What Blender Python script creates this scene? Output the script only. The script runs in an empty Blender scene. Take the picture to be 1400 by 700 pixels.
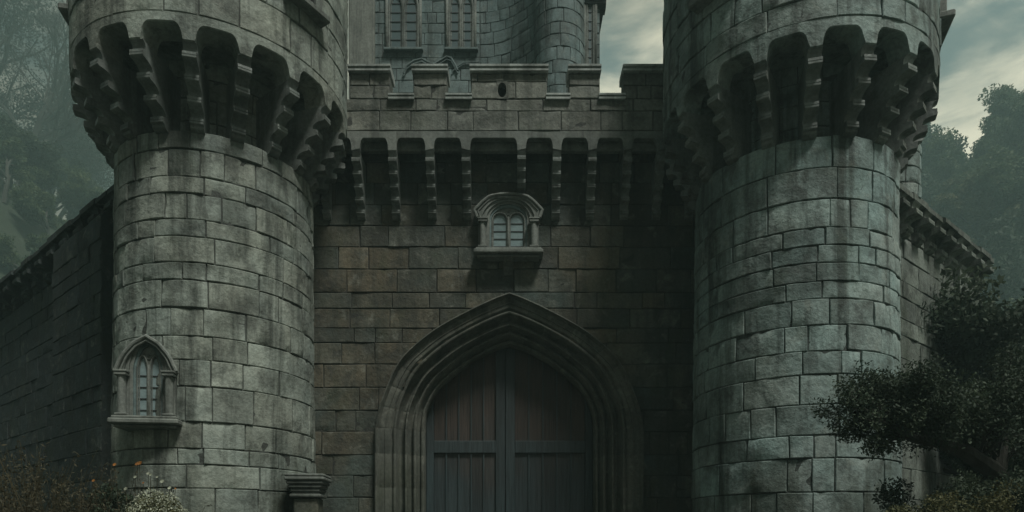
import bpy, math, random
from mathutils import Vector, Matrix, noise as mnoise
R = math.radians
scene = bpy.context.scene
col = scene.collection

# ------------------------------------------------------------------ camera
ZC, F, HZ = 1.6, 900.0, 732.0            # eye height; focal length and horizon in 1400-px units
cd = bpy.data.cameras.new('camera'); cam = bpy.data.objects.new('camera', cd); col.objects.link(cam)
cam.location = (0, 0, ZC); cam.rotation_euler = (R(90), 0, 0)
cd.sensor_width = 36; cd.lens = 36*F/1400; cd.shift_y = (HZ-350)/1400; cd.clip_end = 2000
scene.camera = cam
def X(px, Y): return (px-700)*Y/F
def Z(py, Y): return ZC+(HZ-py)*Y/F

# ------------------------------------------------------------------ node helpers / materials
def newmat(name):
    m = bpy.data.materials.new(name); m.use_nodes = True
    nt = m.node_tree; nt.nodes.clear()
    o = nt.nodes.new('ShaderNodeOutputMaterial'); b = nt.nodes.new('ShaderNodeBsdfPrincipled')
    nt.links.new(b.outputs[0], o.inputs[0])
    return m, nt, b
class G:
    def __init__(s, nt): s.nt = nt
    def n(s, t, **k):
        nd = s.nt.nodes.new('ShaderNode'+t)
        for a, v in k.items(): setattr(nd, a, v)
        return nd
    def l(s, a, b): s.nt.links.new(a, b)
    def set(s, sock, v):
        if hasattr(v, 'is_linked'): s.l(v, sock)
        else: sock.default_value = v
    def noise(s, vec, scale, detail=5, rough=.6, dist=0):
        n = s.n('TexNoise'); s.set(n.inputs['Vector'], vec)
        n.inputs['Scale'].default_value = scale; n.inputs['Detail'].default_value = detail
        n.inputs['Roughness'].default_value = rough; n.inputs['Distortion'].default_value = dist
        return n.outputs[0]
    def ramp(s, f, a, b, lo=0., hi=1.):
        n = s.n('MapRange', interpolation_type='SMOOTHSTEP'); s.set(n.inputs[0], f)
        for i, v in zip((1, 2, 3, 4), (a, b, lo, hi)): n.inputs[i].default_value = v
        return n.outputs[0]
    def math(s, op, a, b=0.):
        n = s.n('Math', operation=op); s.set(n.inputs[0], a); s.set(n.inputs[1], b); return n.outputs[0]
    def mix(s, f, a, b, mode='MIX'):
        n = s.n('Mix', data_type='RGBA', blend_type=mode)
        s.set(n.inputs[0], f)
        for i, v in ((6, a), (7, b)):
            if isinstance(v, tuple): v = v+(1,) if len(v) == 3 else v
            s.set(n.inputs[i], v)
        return n.outputs[2]
    def scale(s, c, f):
        n = s.n('VectorMath', operation='SCALE'); s.set(n.inputs[0], c); s.set(n.inputs[3], f); return n.outputs[0]
    def stretch(s, vec, sc):
        n = s.n('VectorMath', operation='MULTIPLY'); s.set(n.inputs[0], vec); n.inputs[1].default_value = sc; return n.outputs[0]
    def pos(s): return s.n('NewGeometry').outputs['Position']
    def attr(s, name='tint'):
        a = s.n('Attribute', attribute_name=name); sp = s.n('SeparateXYZ'); s.l(a.outputs['Vector'], sp.inputs[0]); return sp.outputs
    def bump(s, h, dist, strength=1., normal=None):
        n = s.n('Bump'); s.set(n.inputs['Height'], h); n.inputs['Distance'].default_value = dist; n.inputs['Strength'].default_value = strength
        if normal: s.l(normal, n.inputs['Normal'])
        return n.outputs[0]

def stone(name, ca, cb, stain=.6, moss=.25, wear=1., mosscol=(.05, .065, .03), streak=.55, var=.62, rough=.8):
    m, nt, b = newmat(name); g = G(nt); p = g.pos(); t = g.attr()
    c = g.mix(g.math('ADD', g.math('MULTIPLY', t[1], .5), g.math('MULTIPLY', g.ramp(g.noise(p, .38, 5, .6, .5), .36, .64), .5)), ca, cb)
    c = g.scale(c, g.math('ADD', g.math('MULTIPLY', t[0], var), 1-var*.55))
    tv = g.n('Attribute', attribute_name='tint').outputs['Vector']; ad = g.n('VectorMath', operation='ADD'); g.l(p, ad.inputs[0]); g.l(g.scale(tv, 43.), ad.inputs[1]); pb = ad.outputs[0]
    big = g.noise(p, .55, 6, .62, .4)
    med = g.noise(g.stretch(pb, (1, 1, .75)), 2.0, 7, .66, .4)
    st = g.noise(g.stretch(p, (2.2, 2.2, .16)), 1.0, 6, .65, .2)
    fine = g.noise(pb, 14, 5, .7)
    grit = g.noise(p, 55, 3, .7)
    c = g.mix(g.math('MULTIPLY', g.ramp(big, .44, .66), stain*.8), c, (.030, .032, .027))
    c = g.mix(g.math('MULTIPLY', g.ramp(med, .47, .68), stain*.95), c, (.045, .046, .040))
    c = g.mix(g.math('MULTIPLY', g.ramp(st, .46, .66), streak), c, (.026, .030, .024))
    c = g.mix(g.math('MULTIPLY', g.ramp(g.noise(pb, 2.4, 6, .66, .6), .54, .72), .30), c, (.34, .35, .30))     # pale lichen bloom
    c = g.mix(g.math('MULTIPLY', g.ramp(g.noise(g.stretch(p, (1, 1, .6)), 1.3, 7, .7), .5, .68), moss), c, mosscol)
    zz = g.n('SeparateXYZ'); g.l(p, zz.inputs[0]); dampz = g.math('ADD', zz.outputs[2], g.math('MULTIPLY', g.noise(g.stretch(p, (1, 1, .35)), .8, 6, .65), -9.))
    c = g.mix(g.math('MULTIPLY', g.ramp(dampz, -1.2, -3.2), .6), c, (.045, .052, .034))                     # rising damp and algae
    c = g.scale(c, g.ramp(fine, .25, .75, .76, 1.2))
    c = g.scale(c, g.ramp(grit, .3, .7, .92, 1.07))
    c = g.mix(g.math('MULTIPLY', t[2], .8), c, (.03, .03, .027))                                      # mortar
    g.l(c, b.inputs['Base Color']); b.inputs['Roughness'].default_value = rough; b.inputs['Specular IOR Level'].default_value = .35
    h = g.math('ADD', g.math('MULTIPLY', g.noise(pb, 4.5, 6, .62), 1.), g.math('ADD', g.math('MULTIPLY', fine, .30), g.math('MULTIPLY', grit, .07)))
    g.l(g.bump(h, .05*wear, .75), b.inputs['Normal'])
    return m

M = {}
M['left'] = stone('weathered_grey_stone', (.36, .375, .315), (.29, .335, .305), stain=.65, moss=.22, var=.5, streak=.75)
M['right'] = stone('damp_green_grey_stone', (.25, .34, .325), (.325, .37, .34), stain=.7, moss=.28, var=.55, streak=.8)
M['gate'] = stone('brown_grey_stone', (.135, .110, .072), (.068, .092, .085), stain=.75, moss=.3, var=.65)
M['parapet'] = stone('grey_parapet_stone', (.215, .215, .18), (.20, .21, .185), stain=.65, moss=.25, var=.5)
M['trim'] = stone('carved_grey_stone', (.21, .22, .195), (.18, .195, .18), stain=.6, moss=.12, wear=.5, var=.3)
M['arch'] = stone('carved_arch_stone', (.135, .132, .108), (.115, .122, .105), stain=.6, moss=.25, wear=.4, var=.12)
M['keep'] = stone('teal_keep_stone', (.14, .195, .195), (.17, .215, .21), stain=.45, moss=.1, wear=.5, var=.35)
M['cope'] = stone('pale_coping_stone', (.42, .44, .41), (.38, .42, .40), stain=.35, moss=.08, wear=.4, var=.2)
M['keepplain'] = stone('smooth_pale_stone', (.25, .26, .23), (.25, .26, .23), stain=.3, moss=.05, wear=.3, var=.1)
M['curtain'] = stone('mossy_wall_stone', (.21, .235, .20), (.19, .21, .19), stain=.75, moss=.4, var=.6)
M['dark'] = stone('shade_dark_stone', (.042, .055, .056), (.035, .046, .05), stain=.6, moss=.3, var=.5)  # shade on the left curtain wall is put into this base colour
M['corbel'] = stone('corbel_stone', (.25, .265, .245), (.20, .225, .21), rough=.42, stain=.6, moss=.12, wear=.5, var=.3)
M['core'] = stone('rough_core_stone', (.10, .105, .09), (.09, .095, .085), stain=.6, moss=.2)

def wood(name, ca, cb):
    m, nt, b = newmat(name); g = G(nt); p = g.pos(); t = g.attr()
    gr = g.noise(g.stretch(p, (22, 22, .9)), 1., 6, .65, .6)
    bl = g.noise(g.stretch(p, (1, 1, .5)), 1.1, 5, .6)
    zz = g.n('SeparateXYZ'); g.l(p, zz.inputs[0]); c = g.mix(g.ramp(g.math('ADD', zz.outputs[2], g.math('MULTIPLY', bl, 4.)), 4.6, 7.0), cb, ca)     # bleached, algae-tinged lower boards
    c = g.scale(c, g.ramp(gr, .3, .7, .55, 1.35)); c = g.scale(c, g.math('ADD', g.math('MULTIPLY', t[0], .6), .7))
    g.l(c, b.inputs['Base Color']); b.inputs['Roughness'].default_value = .6
    g.l(g.bump(gr, .012, .8), b.inputs['Normal']); return m
M['plank'] = wood('weathered_plank', (.040, .027, .021), (.023, .034, .037))
M['frame'] = wood('blue_green_painted_oak', (.027, .036, .038), (.027, .043, .047))
m, nt, b = newmat('old_leaded_glass'); g = G(nt); p = g.pos()
g.l(g.mix(g.noise(p, 5), (.16, .22, .23), (.30, .38, .38)), b.inputs['Base Color']); b.inputs['Roughness'].default_value = .3
g.l(g.bump(g.noise(p, 9, 3), .02, .5), b.inputs['Normal']); M['glass'] = m
m, nt, b = newmat('dim_keep_glass'); b.inputs['Base Color'].default_value = (.085, .12, .125, 1); b.inputs['Roughness'].default_value = .35; M['glassdim'] = m
m, nt, b = newmat('black_lead'); b.inputs['Base Color'].default_value = (.02, .022, .022, 1); b.inputs['Roughness'].default_value = .6; M['lead'] = m
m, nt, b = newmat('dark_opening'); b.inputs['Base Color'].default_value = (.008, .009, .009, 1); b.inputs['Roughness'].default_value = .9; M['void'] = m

def leafmat(name, ca, cb, transl=.25):
    m, nt, b = newmat(name); g = G(nt); t = g.attr(); p = g.pos()
    c = g.mix(t[0], ca, cb); c = g.scale(c, g.ramp(g.noise(p, .9, 4), .3, .7, .7, 1.3))
    g.l(c, b.inputs['Base Color']); b.inputs['Roughness'].default_value = .65; b.inputs['Specular IOR Level'].default_value = .25
    tr = g.n('BsdfTranslucent'); g.l(c, tr.inputs[0]); mx = g.n('MixShader'); mx.inputs[0].default_value = transl
    out = [n for n in nt.nodes if n.type == 'OUTPUT_MATERIAL'][0]
    g.l(b.outputs[0], mx.inputs[1]); g.l(tr.outputs[0], mx.inputs[2]); g.l(mx.outputs[0], out.inputs[0]); return m
M['leafdark'] = leafmat('dark_leaf', (.022, .036, .024), (.070, .092, .055))
M['leafwood'] = leafmat('woodland_leaf', (.055, .085, .04), (.11, .13, .06))
M['leafmist'] = leafmat('grey_green_leaf', (.035, .045, .036), (.065, .075, .06))
M['leafolive'] = leafmat('olive_leaf', (.07, .075, .035), (.12, .115, .05))
M['leafdry'] = leafmat('dry_weed', (.055, .05, .03), (.10, .085, .05))
M['petalwhite'] = leafmat('cream_blossom', (.42, .45, .33), (.62, .63, .5))
M['petalorange'] = leafmat('orange_petal', (.42, .15, .04), (.46, .22, .06))
m, nt, b = newmat('rough_bark'); g = G(nt); p = g.pos(); nz = g.noise(g.stretch(p, (6, 6, 1.2)), 1, 6)
g.l(g.mix(nz, (.02, .02, .016), (.07, .065, .052)), b.inputs['Base Color']); b.inputs['Roughness'].default_value = .9
g.l(g.bump(nz, .05), b.inputs['Normal']); M['bark'] = m
m, nt, b = newmat('rough_grass'); g = G(nt); p = g.pos()
c = g.mix(g.noise(p, .15, 6), (.018, .028, .015), (.04, .05, .027)); c = g.scale(c, g.ramp(g.noise(p, 3, 6, .7), .3, .7, .6, 1.4))
g.l(c, b.inputs['Base Color']); b.inputs['Roughness'].default_value = .95; g.l(g.bump(g.noise(p, 2.5, 8, .7), .25), b.inputs['Normal']); M['grass'] = m
m, nt, b = newmat('trodden_gravel'); g = G(nt); p = g.pos()
g.l(g.mix(g.noise(p, 14, 6), (.06, .06, .05), (.15, .14, .12)), b.inputs['Base Color']); b.inputs['Roughness'].default_value = .95; M['path'] = m

# ------------------------------------------------------------------ mesh builder
class MB:
    def __init__(s): s.v = []; s.f = []; s.t = []; s.sm = []
    def vert(s, p): s.v.append(tuple(p)); return len(s.v)-1
    def face(s, ids, t=(.5, .5, 0), sm=False): s.f.append(tuple(ids)); s.t.append(t); s.sm.append(sm)
    def quadp(s, a, b, c, d, t=(.5, .5, 0)): s.face([s.vert(q) for q in (a, b, c, d)], t)
    def box(s, x0, x1, y0, y1, z0, z1, t=None, bev=.012, M4=None):
        t = t or (random.random(), random.random(), 0)
        bm = [(x0, x1), (y0, y1), (z0, z1)]
        # chamfered box: 24 verts
        bev = min(bev, (x1-x0)*.3, (y1-y0)*.3, (z1-z0)*.3)
        idx = {}
        for i in (0, 1):
            for j in (0, 1):
                for k in (0, 1):
                    for ax in (0, 1, 2):
                        q = [bm[0][i], bm[1][j], bm[2][k]]
                        for a2, e in ((0, i), (1, j), (2, k)):
                            if a2 != ax: q[a2] += bev if e == 0 else -bev
                        q = Vector(q)
                        if M4: q = M4 @ q
                        idx[i, j, k, ax] = s.vert(q)
        def F(*a): s.face(a, t)
        for e in (0, 1):
            a = [(e, 0, 0), (e, 1, 0), (e, 1, 1), (e, 0, 1)]; q = [idx[x+(0,)] for x in a]; F(*(q if e else q[::-1]))
            a = [(0, e, 0), (0, e, 1), (1, e, 1), (1, e, 0)]; q = [idx[x+(1,)] for x in a]; F(*(q if e else q[::-1]))
            a = [(0, 0, e), (1, 0, e), (1, 1, e), (0, 1, e)]; q = [idx[x+(2,)] for x in a]; F(*(q if e else q[::-1]))
        for i in (0, 1):
            for j in (0, 1):
                F(idx[i, j, 0, 0], idx[i, j, 1, 0], idx[i, j, 1, 1], idx[i, j, 0, 1])
                F(idx[i, 0, j, 0], idx[i, 1, j, 0], idx[i, 1, j, 2], idx[i, 0, j, 2])
                F(idx[0, i, j, 1], idx[1, i, j, 1], idx[1, i, j, 2], idx[0, i, j, 2])
        for i in (0, 1):
            for j in (0, 1):
                for k in (0, 1): F(idx[i, j, k, 0], idx[i, j, k, 1], idx[i, j, k, 2])
    def tube(s, pts, rad, n=6, t=(.5, .5, 0), cap=True):
        pts = [Vector(p) for p in pts]; rings = []
        up = Vector((0, 0, 1))
        for i, p in enumerate(pts):
            d = (pts[min(i+1, len(pts)-1)]-pts[max(i-1, 0)]); d = d.normalized() if d.length > 1e-9 else up
            a = d.cross(Vector((.31, .92, .17))); a = a.normalized() if a.length > 1e-3 else Vector((1, 0, 0)); bb = d.cross(a)
            r = rad[i] if hasattr(rad, '__len__') else rad
            rings.append([s.vert(p+(a*math.cos(2*math.pi*k/n)+bb*math.sin(2*math.pi*k/n))*r) for k in range(n)])
        for i in range(len(rings)-1):
            for k in range(n): s.face((rings[i][k], rings[i][(k+1) % n], rings[i+1][(k+1) % n], rings[i+1][k]), t, True)
        if cap and n > 2: s.face(rings[-1], t); s.face(rings[0][::-1], t)
    def extrude(s, prof, w0, w1, axes, t=(.5, .5, 0)):
        """prof: list of 2D points; axes(a, b, w)->Vector; closed prism along w"""
        n = len(prof); A = [s.vert(axes(a, b, w0)) for a, b in prof]; B = [s.vert(axes(a, b, w1)) for a, b in prof]
        for i in range(n): s.face((A[i], A[(i+1) % n], B[(i+1) % n], B[i]), t)
        s.face(A[::-1], t); s.face(B, t)
    def build(s, name, mat, parent=None, smooth=28, fix=True):
        me = bpy.data.meshes.new(name); me.from_pydata(s.v, [], s.f)
        at = me.attributes.new('tint', 'FLOAT_VECTOR', 'FACE'); at.data.foreach_set('vector', [c for t in s.t for c in t])
        me.polygons.foreach_set('use_smooth', [bool(x) or smooth is not None for x in s.sm])
        me.materials.append(mat)
        if fix:
            import bmesh
            bm = bmesh.new(); bm.from_mesh(me); bmesh.ops.recalc_face_normals(bm, faces=bm.faces); bm.to_mesh(me); bm.free()
        if smooth: me.set_sharp_from_angle(angle=R(smooth))
        o = bpy.data.objects.new(name, me); col.objects.link(o)
        if parent: o.parent = parent
        return o

def thing(name, label, cat, loc=(0, 0, 0), rz=0, group=None):
    o = bpy.data.objects.new(name, None); col.objects.link(o); o.location = loc; o.rotation_euler = (0, 0, rz); o.empty_display_size = .3
    tag(o, label, cat, group); return o
def tag(o, label, cat, group=None):
    o['label'] = label; o['category'] = cat
    if group: o['group'] = group
    return o
def kind(o, k): o['kind'] = k; return o
def copy_tree(o, parent=None):
    c = o.copy(); col.objects.link(c)
    if parent: c.parent = parent
    for ch in list(o.children): copy_tree(ch, c)
    return c

# ------------------------------------------------------------------ masonry
def courses(z0, z1, h, rnd, var=.22):
    zs = [z0]
    while zs[-1] < z1-h*.6: zs.append(zs[-1]+h*rnd.choice((1, 1, 1-var*1.5, 1+var))*rnd.uniform(1-var*.5, 1+var*.5))
    k = (z1-z0)/(zs[-1]-z0); return [z0+(z-z0)*k for z in zs]
def masonry(mb, P, u0, u1, zs, bw, rnd, seg=.25, holes=None, gap=.016, proud=.022, back=True, wrap=False, bv=1.):
    """dressed blocks as real geometry; P(u, z, d) -> point, d outwards"""
    def grid(a, b, c, d, dep, t):
        pass
    if back:
        n = max(1, int(math.ceil((u1-u0)/seg))); prev = None
        for k in range(len(zs)-1):
            iv = [(u0, u1)]
            if holes:
                for hl, hr in holes(zs[k], zs[k+1]): iv = [q for a, b in iv for q in ((a, min(b, hl)), (max(a, hr), b)) if q[1]-q[0] > .01]
            for a, b in iv:
                n = max(1, int(math.ceil((b-a)/seg))); us = [a+(b-a)*i/n for i in range(n+1)]
                lo = [mb.vert(P(u, zs[k], -.022)) for u in us]; hi = [mb.vert(P(u, zs[k+1], -.022)) for u in us]
                for i in range(n): mb.face((lo[i], lo[i+1], hi[i+1], hi[i]), (.5, .5, 1), True)
    for k in range(len(zs)-1):
        za, zb = zs[k], zs[k+1]; h = zb-za
        iv = [(u0, u1)]
        if holes:
            for hl, hr in holes(za, zb): iv = [q for a, b in iv for q in ((a, min(b, hl)), (max(a, hr), b)) if q[1]-q[0] > .06]
        for (A, B) in iv:
            us = [A]; cur = A-(rnd.random()*bw if not wrap else 0)
            cur = A
            first = True
            while True:
                w = bw*rnd.choice((.5, .7, .9, 1, 1.2, 1.5))*rnd.uniform(.88, 1.12)*(rnd.uniform(.35, 1) if first else 1); first = False
                if cur+w > B-bw*.35: us.append(B); break
                cur += w; us.append(cur)
            for i in range(len(us)-1):
                a, b = us[i]+gap*.5, us[i+1]-gap*.5
                if b-a < .05: continue
                block(mb, P, a, b, za+gap*.5, zb-gap*.5, rnd, seg, proud, bv)
def block(mb, P, a, b, za, zb, rnd, seg, proud, bv=1.):
    t = (min(1, max(0, rnd.gauss(.5, .24))), rnd.random(), 0)
    dz = rnd.uniform(0, proud); tl, tr, tb = (rnd.uniform(-.008, .008) for _ in range(3))
    n = max(2, int(math.ceil((b-a)/seg))); nz = 3
    j = [[rnd.uniform(-.009, .009) for _ in range(2)] for _ in range(4)]
    e1, e2 = .004*bv, .017*bv
    sd = rnd.uniform(0, 100)
    def pt(fu, fv, ins, d):
        u = a+ins+(b-a-2*ins)*fu; z = za+ins+(zb-za-2*ins)*fv
        cj = [(1-fu)*(1-fv), fu*(1-fv), fu*fv, (1-fu)*fv]
        u += sum(c*q[0] for c, q in zip(cj, j)); z += sum(c*q[1] for c, q in zip(cj, j))
        w = mnoise.noise(Vector((u*2.7+sd, z*2.7, sd)))
        ed = mnoise.noise(Vector((u*4+sd, z*4, sd+9)))
        return P(u, z, d+dz+tl*(fu-.5)+tb*(fv-.5)+w*.014*bv+(min(0, ed)*.055*bv if ins < .02 else 0))
    # perimeter rings
    per = [(i/n, 0) for i in range(n)]+[(1, i/nz) for i in range(nz)]+[(1-i/n, 1) for i in range(n)]+[(0, 1-i/nz) for i in range(nz)]
    r0 = [mb.vert(pt(fu, fv, 0, -.06)) for fu, fv in per]
    r1 = [mb.vert(pt(fu, fv, e1, -.010*bv)) for fu, fv in per]
    N = len(per)
    gr = [[mb.vert(pt(i/n, k/nz, e2, 0)) for i in range(n+1)] for k in range(nz+1)]
    r2 = [gr[0][i] for i in range(n)]+[gr[k][n] for k in range(nz)]+[gr[nz][n-i] for i in range(n)]+[gr[nz-k][0] for k in range(nz)]
    for ra, rb in ((r0, r1), (r1, r2)):
        for i in range(N): mb.face((ra[i], ra[(i+1) % N], rb[(i+1) % N], rb[i]), t)
    for k in range(nz):
        for i in range(n): mb.face((gr[k][i], gr[k][i+1], gr[k+1][i+1], gr[k+1][i]), t, True)

def cyl(ax, ay, rad):
    def P(u, z, d):                       # u = angle * nominal radius; angle 0 faces the camera side (-y), + to the right
        r0, rn = rad(z), rad(0)
        th = u/rn; r = r0+d
        return Vector((ax+math.sin(th)*r, ay-math.cos(th)*r, z))
    return P
def plane(x0, y0, dx, dy):                # u along (dx,dy); outward normal to the right-hand side facing camera
    nx, ny = dy, -dx
    def P(u, z, d): return Vector((x0+dx*u+nx*d, y0+dy*u+ny*d, z))
    return P

def corbel_profile(zb, zt, pmax, tiers, pmin=.14, nose=.085, back=-.12):
    """side profile (projection, z) of a stepped corbel with rolled noses and coves"""
    pr = [(back, zb-.02), (0.03, zb)]
    for q in range(4):                                # rounded tail
        a = q/3*math.pi/2; pr.append((pmin*math.sin(a)*.98, zb+.10*(1-math.cos(a))))
    step = (zt-zb-.10)/tiers
    for i in range(tiers):
        p = pmin+(pmax-pmin)*(i/(tiers-1))*.93; z = zb+.10+i*step
        pr += [(p+.02, z+.0), (p+.05, z+.02), (p+.052, z+nose*.45), (p+.03, z+nose*.5), (p+.045, z+nose*.6), (p+.045, z+nose), (p-.06, z+nose+.02)]
        pn = pmin+(pmax-pmin)*((i+1)/(tiers-1))*.93 if i < tiers-1 else pmax
        zn = z+step if i < tiers-1 else zt
        z1 = z+nose+.02; x1 = p-.06
        for q in range(1, 6):
            f = q/5; cx, cz = x1, zn-.01
            pr.append(((1-f)**2*x1+2*f*(1-f)*cx+f*f*pn, (1-f)**2*z1+2*f*(1-f)*cz+f*f*(zn-.004)))
    pr += [(pmax, zt), (back, zt)]
    return pr

def make_corbel(profile, w, mat, parent, theta=None, rad=0., loc=None, name='corbel'):
    mb = MB()
    mb.extrude(profile, -w/2, w/2, lambda a, b, q: Vector((q, -(rad+a), b)), (random.random(), random.random(), 0))
    o = mb.build(name, mat, parent)
    if theta is not None: o.rotation_euler = (0, 0, theta)
    if loc is not None: o.location = loc
    return o

# ------------------------------------------------------------------ gothic windows (local frame: x right, y into the wall, z up from sill top)
def archpath(hw, zs, rise, n=10, power=1.0):
    pts = [(-hw, 0.), (-hw, zs*.5), (-hw, zs)]
    for i in range(1, 2*n):
        a = math.pi-math.pi*i/(2*n); pts.append((hw*math.cos(a), zs+rise*math.sin(a)**power))
    return pts+[(hw, zs), (hw, zs*.5), (hw, 0.)]
def lancet(hw, zs, rise, cx=0, n=6):
    l = [(-hw, 0.), (-hw, zs)]
    for i in range(1, n+1): f = i/n; l.append((-hw*(1-f**1.7), zs+rise*math.sin(f*math.pi/2)**.95))
    full = l+[(-x, z) for x, z in l[-2::-1]]
    return [(cx+x, z) for x, z in full]
def resample(pts, n):
    L = [0]
    for i in range(1, len(pts)): L.append(L[-1]+math.dist(pts[i], pts[i-1]))
    out = []
    for k in range(n):
        s = L[-1]*k/(n-1); i = 1
        while i < len(L)-1 and L[i] < s: i += 1
        f = (s-L[i-1])/max(1e-9, L[i]-L[i-1]); out.append(tuple(pts[i-1][q]+(pts[i][q]-pts[i-1][q])*f for q in (0, 1)))
    return out
def strip(mb, A, ya, B, yb, t=(.5, .5, 0)):
    a = [mb.vert((x, ya, z)) for x, z in A]; b = [mb.vert((x, yb, z)) for x, z in B]
    for i in range(len(A)-1): mb.face((a[i], a[i+1], b[i+1], b[i]), t)
def tracery(mb, hw, zs, ztop, y, w=.028, t=(.5, .5, 0)):
    """two lancet lights with a mullion and the spandrel plate above them"""
    lh = hw*.5; ls = zs-.02; lr = (ztop-ls)*.62
    for c in (-hw*.5, hw*.5):
        for off, rr, yy in ((0, w, y), (.03, w*.6, y+.03)):
            mb.tube([(x, yy, z) for x, z in lancet(lh-w-off, ls, lr-off, c)], rr, 6, t)
    mb.box(-w*1.1, w*1.1, y-.03, y+.05, 0, ls+lr*.45, t, .006)
    return lh, ls, lr
def spandrel(mb, hw, zarch, lh, ls, lr, y, t=(.5, .5, 0)):
    lan = lancet(lh, ls, lr, 0, 10)
    def zl(x):
        x = abs(abs(x)-hw*.5)
        for i in range(len(lan)//2):
            if -lan[i+1][0] <= x <= -lan[i][0]+1e-6:
                a, b = -lan[i][0], -lan[i+1][0]
                f = (x-a)/(b-a) if abs(b-a) > 1e-6 else 0
                return lan[i][1]+(lan[i+1][1]-lan[i][1])*f
        return ls
    n = 28; lo = []; hi = []
    for i in range(n+1):
        x = -hw+2*hw*i/n; a = zl(x); b = max(a+.002, zarch(x)); lo.append(mb.vert((x, y, a))); hi.append(mb.vert((x, y, b)))
    for i in range(n): mb.face((lo[i], lo[i+1], hi[i+1], hi[i]), t)
    for c in (0,):                                     # small rosette in the middle
        mb.tube([(c+.05*math.cos(a*math.pi/4), y-.01, ls+lr*.95+.05*math.sin(a*math.pi/4)) for a in range(9)], .012, 5, t)

def gothic_window(parent, loc, rz, hw, zcap, hood, pointed, trim, depth=.26):
    """projecting aedicule window: jamb columns, moulded hood, sill, tracery, leaded panes"""
    t = (.6, .4, 0); mb = MB()
    ow = hw+.24; zs = zcap+.14; rise = .44 if not pointed else .62
    power = 1.0 if not pointed else 1.35
    N = 41
    inn = resample(archpath(hw+.02, zs, rise, power=power), N)
    mid = resample(archpath(hw-.055, zs, rise-.06, power=power), N)
    opn = resample(archpath(hw-.10, zs-.02, rise-.11, power=power), N)
    outer = resample([(-ow, 0), (-ow, zcap+.05)]+hood(ow)+[(ow, zcap+.05), (ow, 0)], N)
    outer2 = [(x*1.0, z) for x, z in outer]
    strip(mb, outer2, .45, outer, -depth, t)
    fac = [(o[0]*.35+i[0]*.65, o[1]*.35+i[1]*.65) for o, i in zip(outer, inn)]
    strip(mb, outer, -depth, fac, -depth, t); strip(mb, fac, -depth, fac, -depth+.04, t); strip(mb, fac, -depth+.04, inn, -depth+.04, t)
    strip(mb, inn, -depth+.04, inn, -depth+.08, t); strip(mb, inn, -depth+.08, mid, -depth+.08, t)
    mb2 = MB(); strip(mb2, mid, -depth+.078, mid, -depth+.11, t); strip(mb2, mid, -depth+.11, opn, -depth+.11, t); strip(mb2, opn, -depth+.11, opn, .02, t)
    # jamb shafts, capitals, bases
    for sx in (-1, 1):
        cx = sx*(ow-.115)
        mb.tube([(cx, -depth-.03, .03), (cx, -depth-.03, zcap-.02)], .085, 12, (.75, .4, 0))
        mb.box(cx-.125, cx+.125, -depth-.14, -depth+.05, zcap-.035, zcap+.03, t, .012)
        mb.box(cx-.14, cx+.14, -depth-.155, -depth+.05, zcap+.032, zcap+.075, t, .01)
        mb.box(cx-.12, cx+.12, -depth-.13, -depth+.05, .005, .06, t, .012)
    # hood mould: raised bead following the outer edge of the head
    hd = [p for p in outer if p[1] > zcap+.07]
    k = len(hd)
    for off, rr, yy in ((0, .045, -depth-.02), (-.085, .026, -depth-.005)):
        mb.tube([(x*(1+off/ow), yy, z+off*(.3+.7*(1-abs(x)/ow))) for x, z in hd], rr, 8, (.85, .4, 0))
    w = mb.build('window', trim, parent, smooth=40); w.location = loc; w.rotation_euler = (0, 0, rz)
    mb2.build('reveal', M['keep'], w, smooth=40)
    s = MB(); s.box(-ow-.12, ow+.12, -depth-.2, .4, -.17, -.06, (.8, .3, 0), .025); s.box(-ow-.07, ow+.07, -depth-.14, .4, -.058, 0, (.8, .4, 0), .02)
    s.box(-ow-.03, ow+.03, -depth-.1, .4, -.24, -.172, (.4, .4, 0), .03)
    s.build('sill', trim, w)
    tr = MB(); hwo = hw-.10; lh, ls, lr = tracery(tr, hwo, zs-.02, zs+rise-.13, -depth+.13, .02)
    spandrel(tr, hwo, lambda x: zs-.02+(rise-.11)*max(0, 1-(x/hwo)**2)**(.5*power), lh, ls, lr, -depth+.145)
    tr.build('tracery', M['trim'], w, smooth=50)
    pn = MB(); pn.box(-hwo-.02, hwo+.02, -depth+.17, .03, -.01, zs+rise-.10, (.5, .5, 0), .002); pn.build('pane', M['glass'], w)
    ld = MB()
    for sx in (-1, 1):
        for q in range(4): zz = zs*(.16+.24*q); ld.box(sx*hwo*.5-lh+.03, sx*hwo*.5+lh-.03, -depth+.155, -depth+.169, zz-.011, zz+.011, (.5, .5, 0), .002)
    ld.build('glazing', M['lead'], w)
    return w

def slit_window(parent, theta, rad, z, w=.5, h=1.2):
    mb = MB(); t = (.6, .4, 0)
    for sx in (-1, 1): mb.box(sx*(w/2+.09)-.09, sx*(w/2+.09)+.09, -.13, .25, 0, h, t, .02)
    mb.box(-w/2-.24, w/2+.24, -.16, .25, h+.002, h+.22, t, .02)
    o = mb.build('window', M['trim'], parent)
    o.location = (math.sin(theta)*rad, -math.cos(theta)*rad, z); o.rotation_euler = (0, 0, theta)
    s = MB(); s.box(-w/2-.3, w/2+.3, -.26, .25, -.16, -.002, (.8, .4, 0), .03); s.build('sill', M['trim'], o)
    p = MB(); p.box(-w/2-.02, w/2+.02, -.045, -.02, 0, h, (.5, .5, 0), .002); p.build('pane', M['void'], o)

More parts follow.
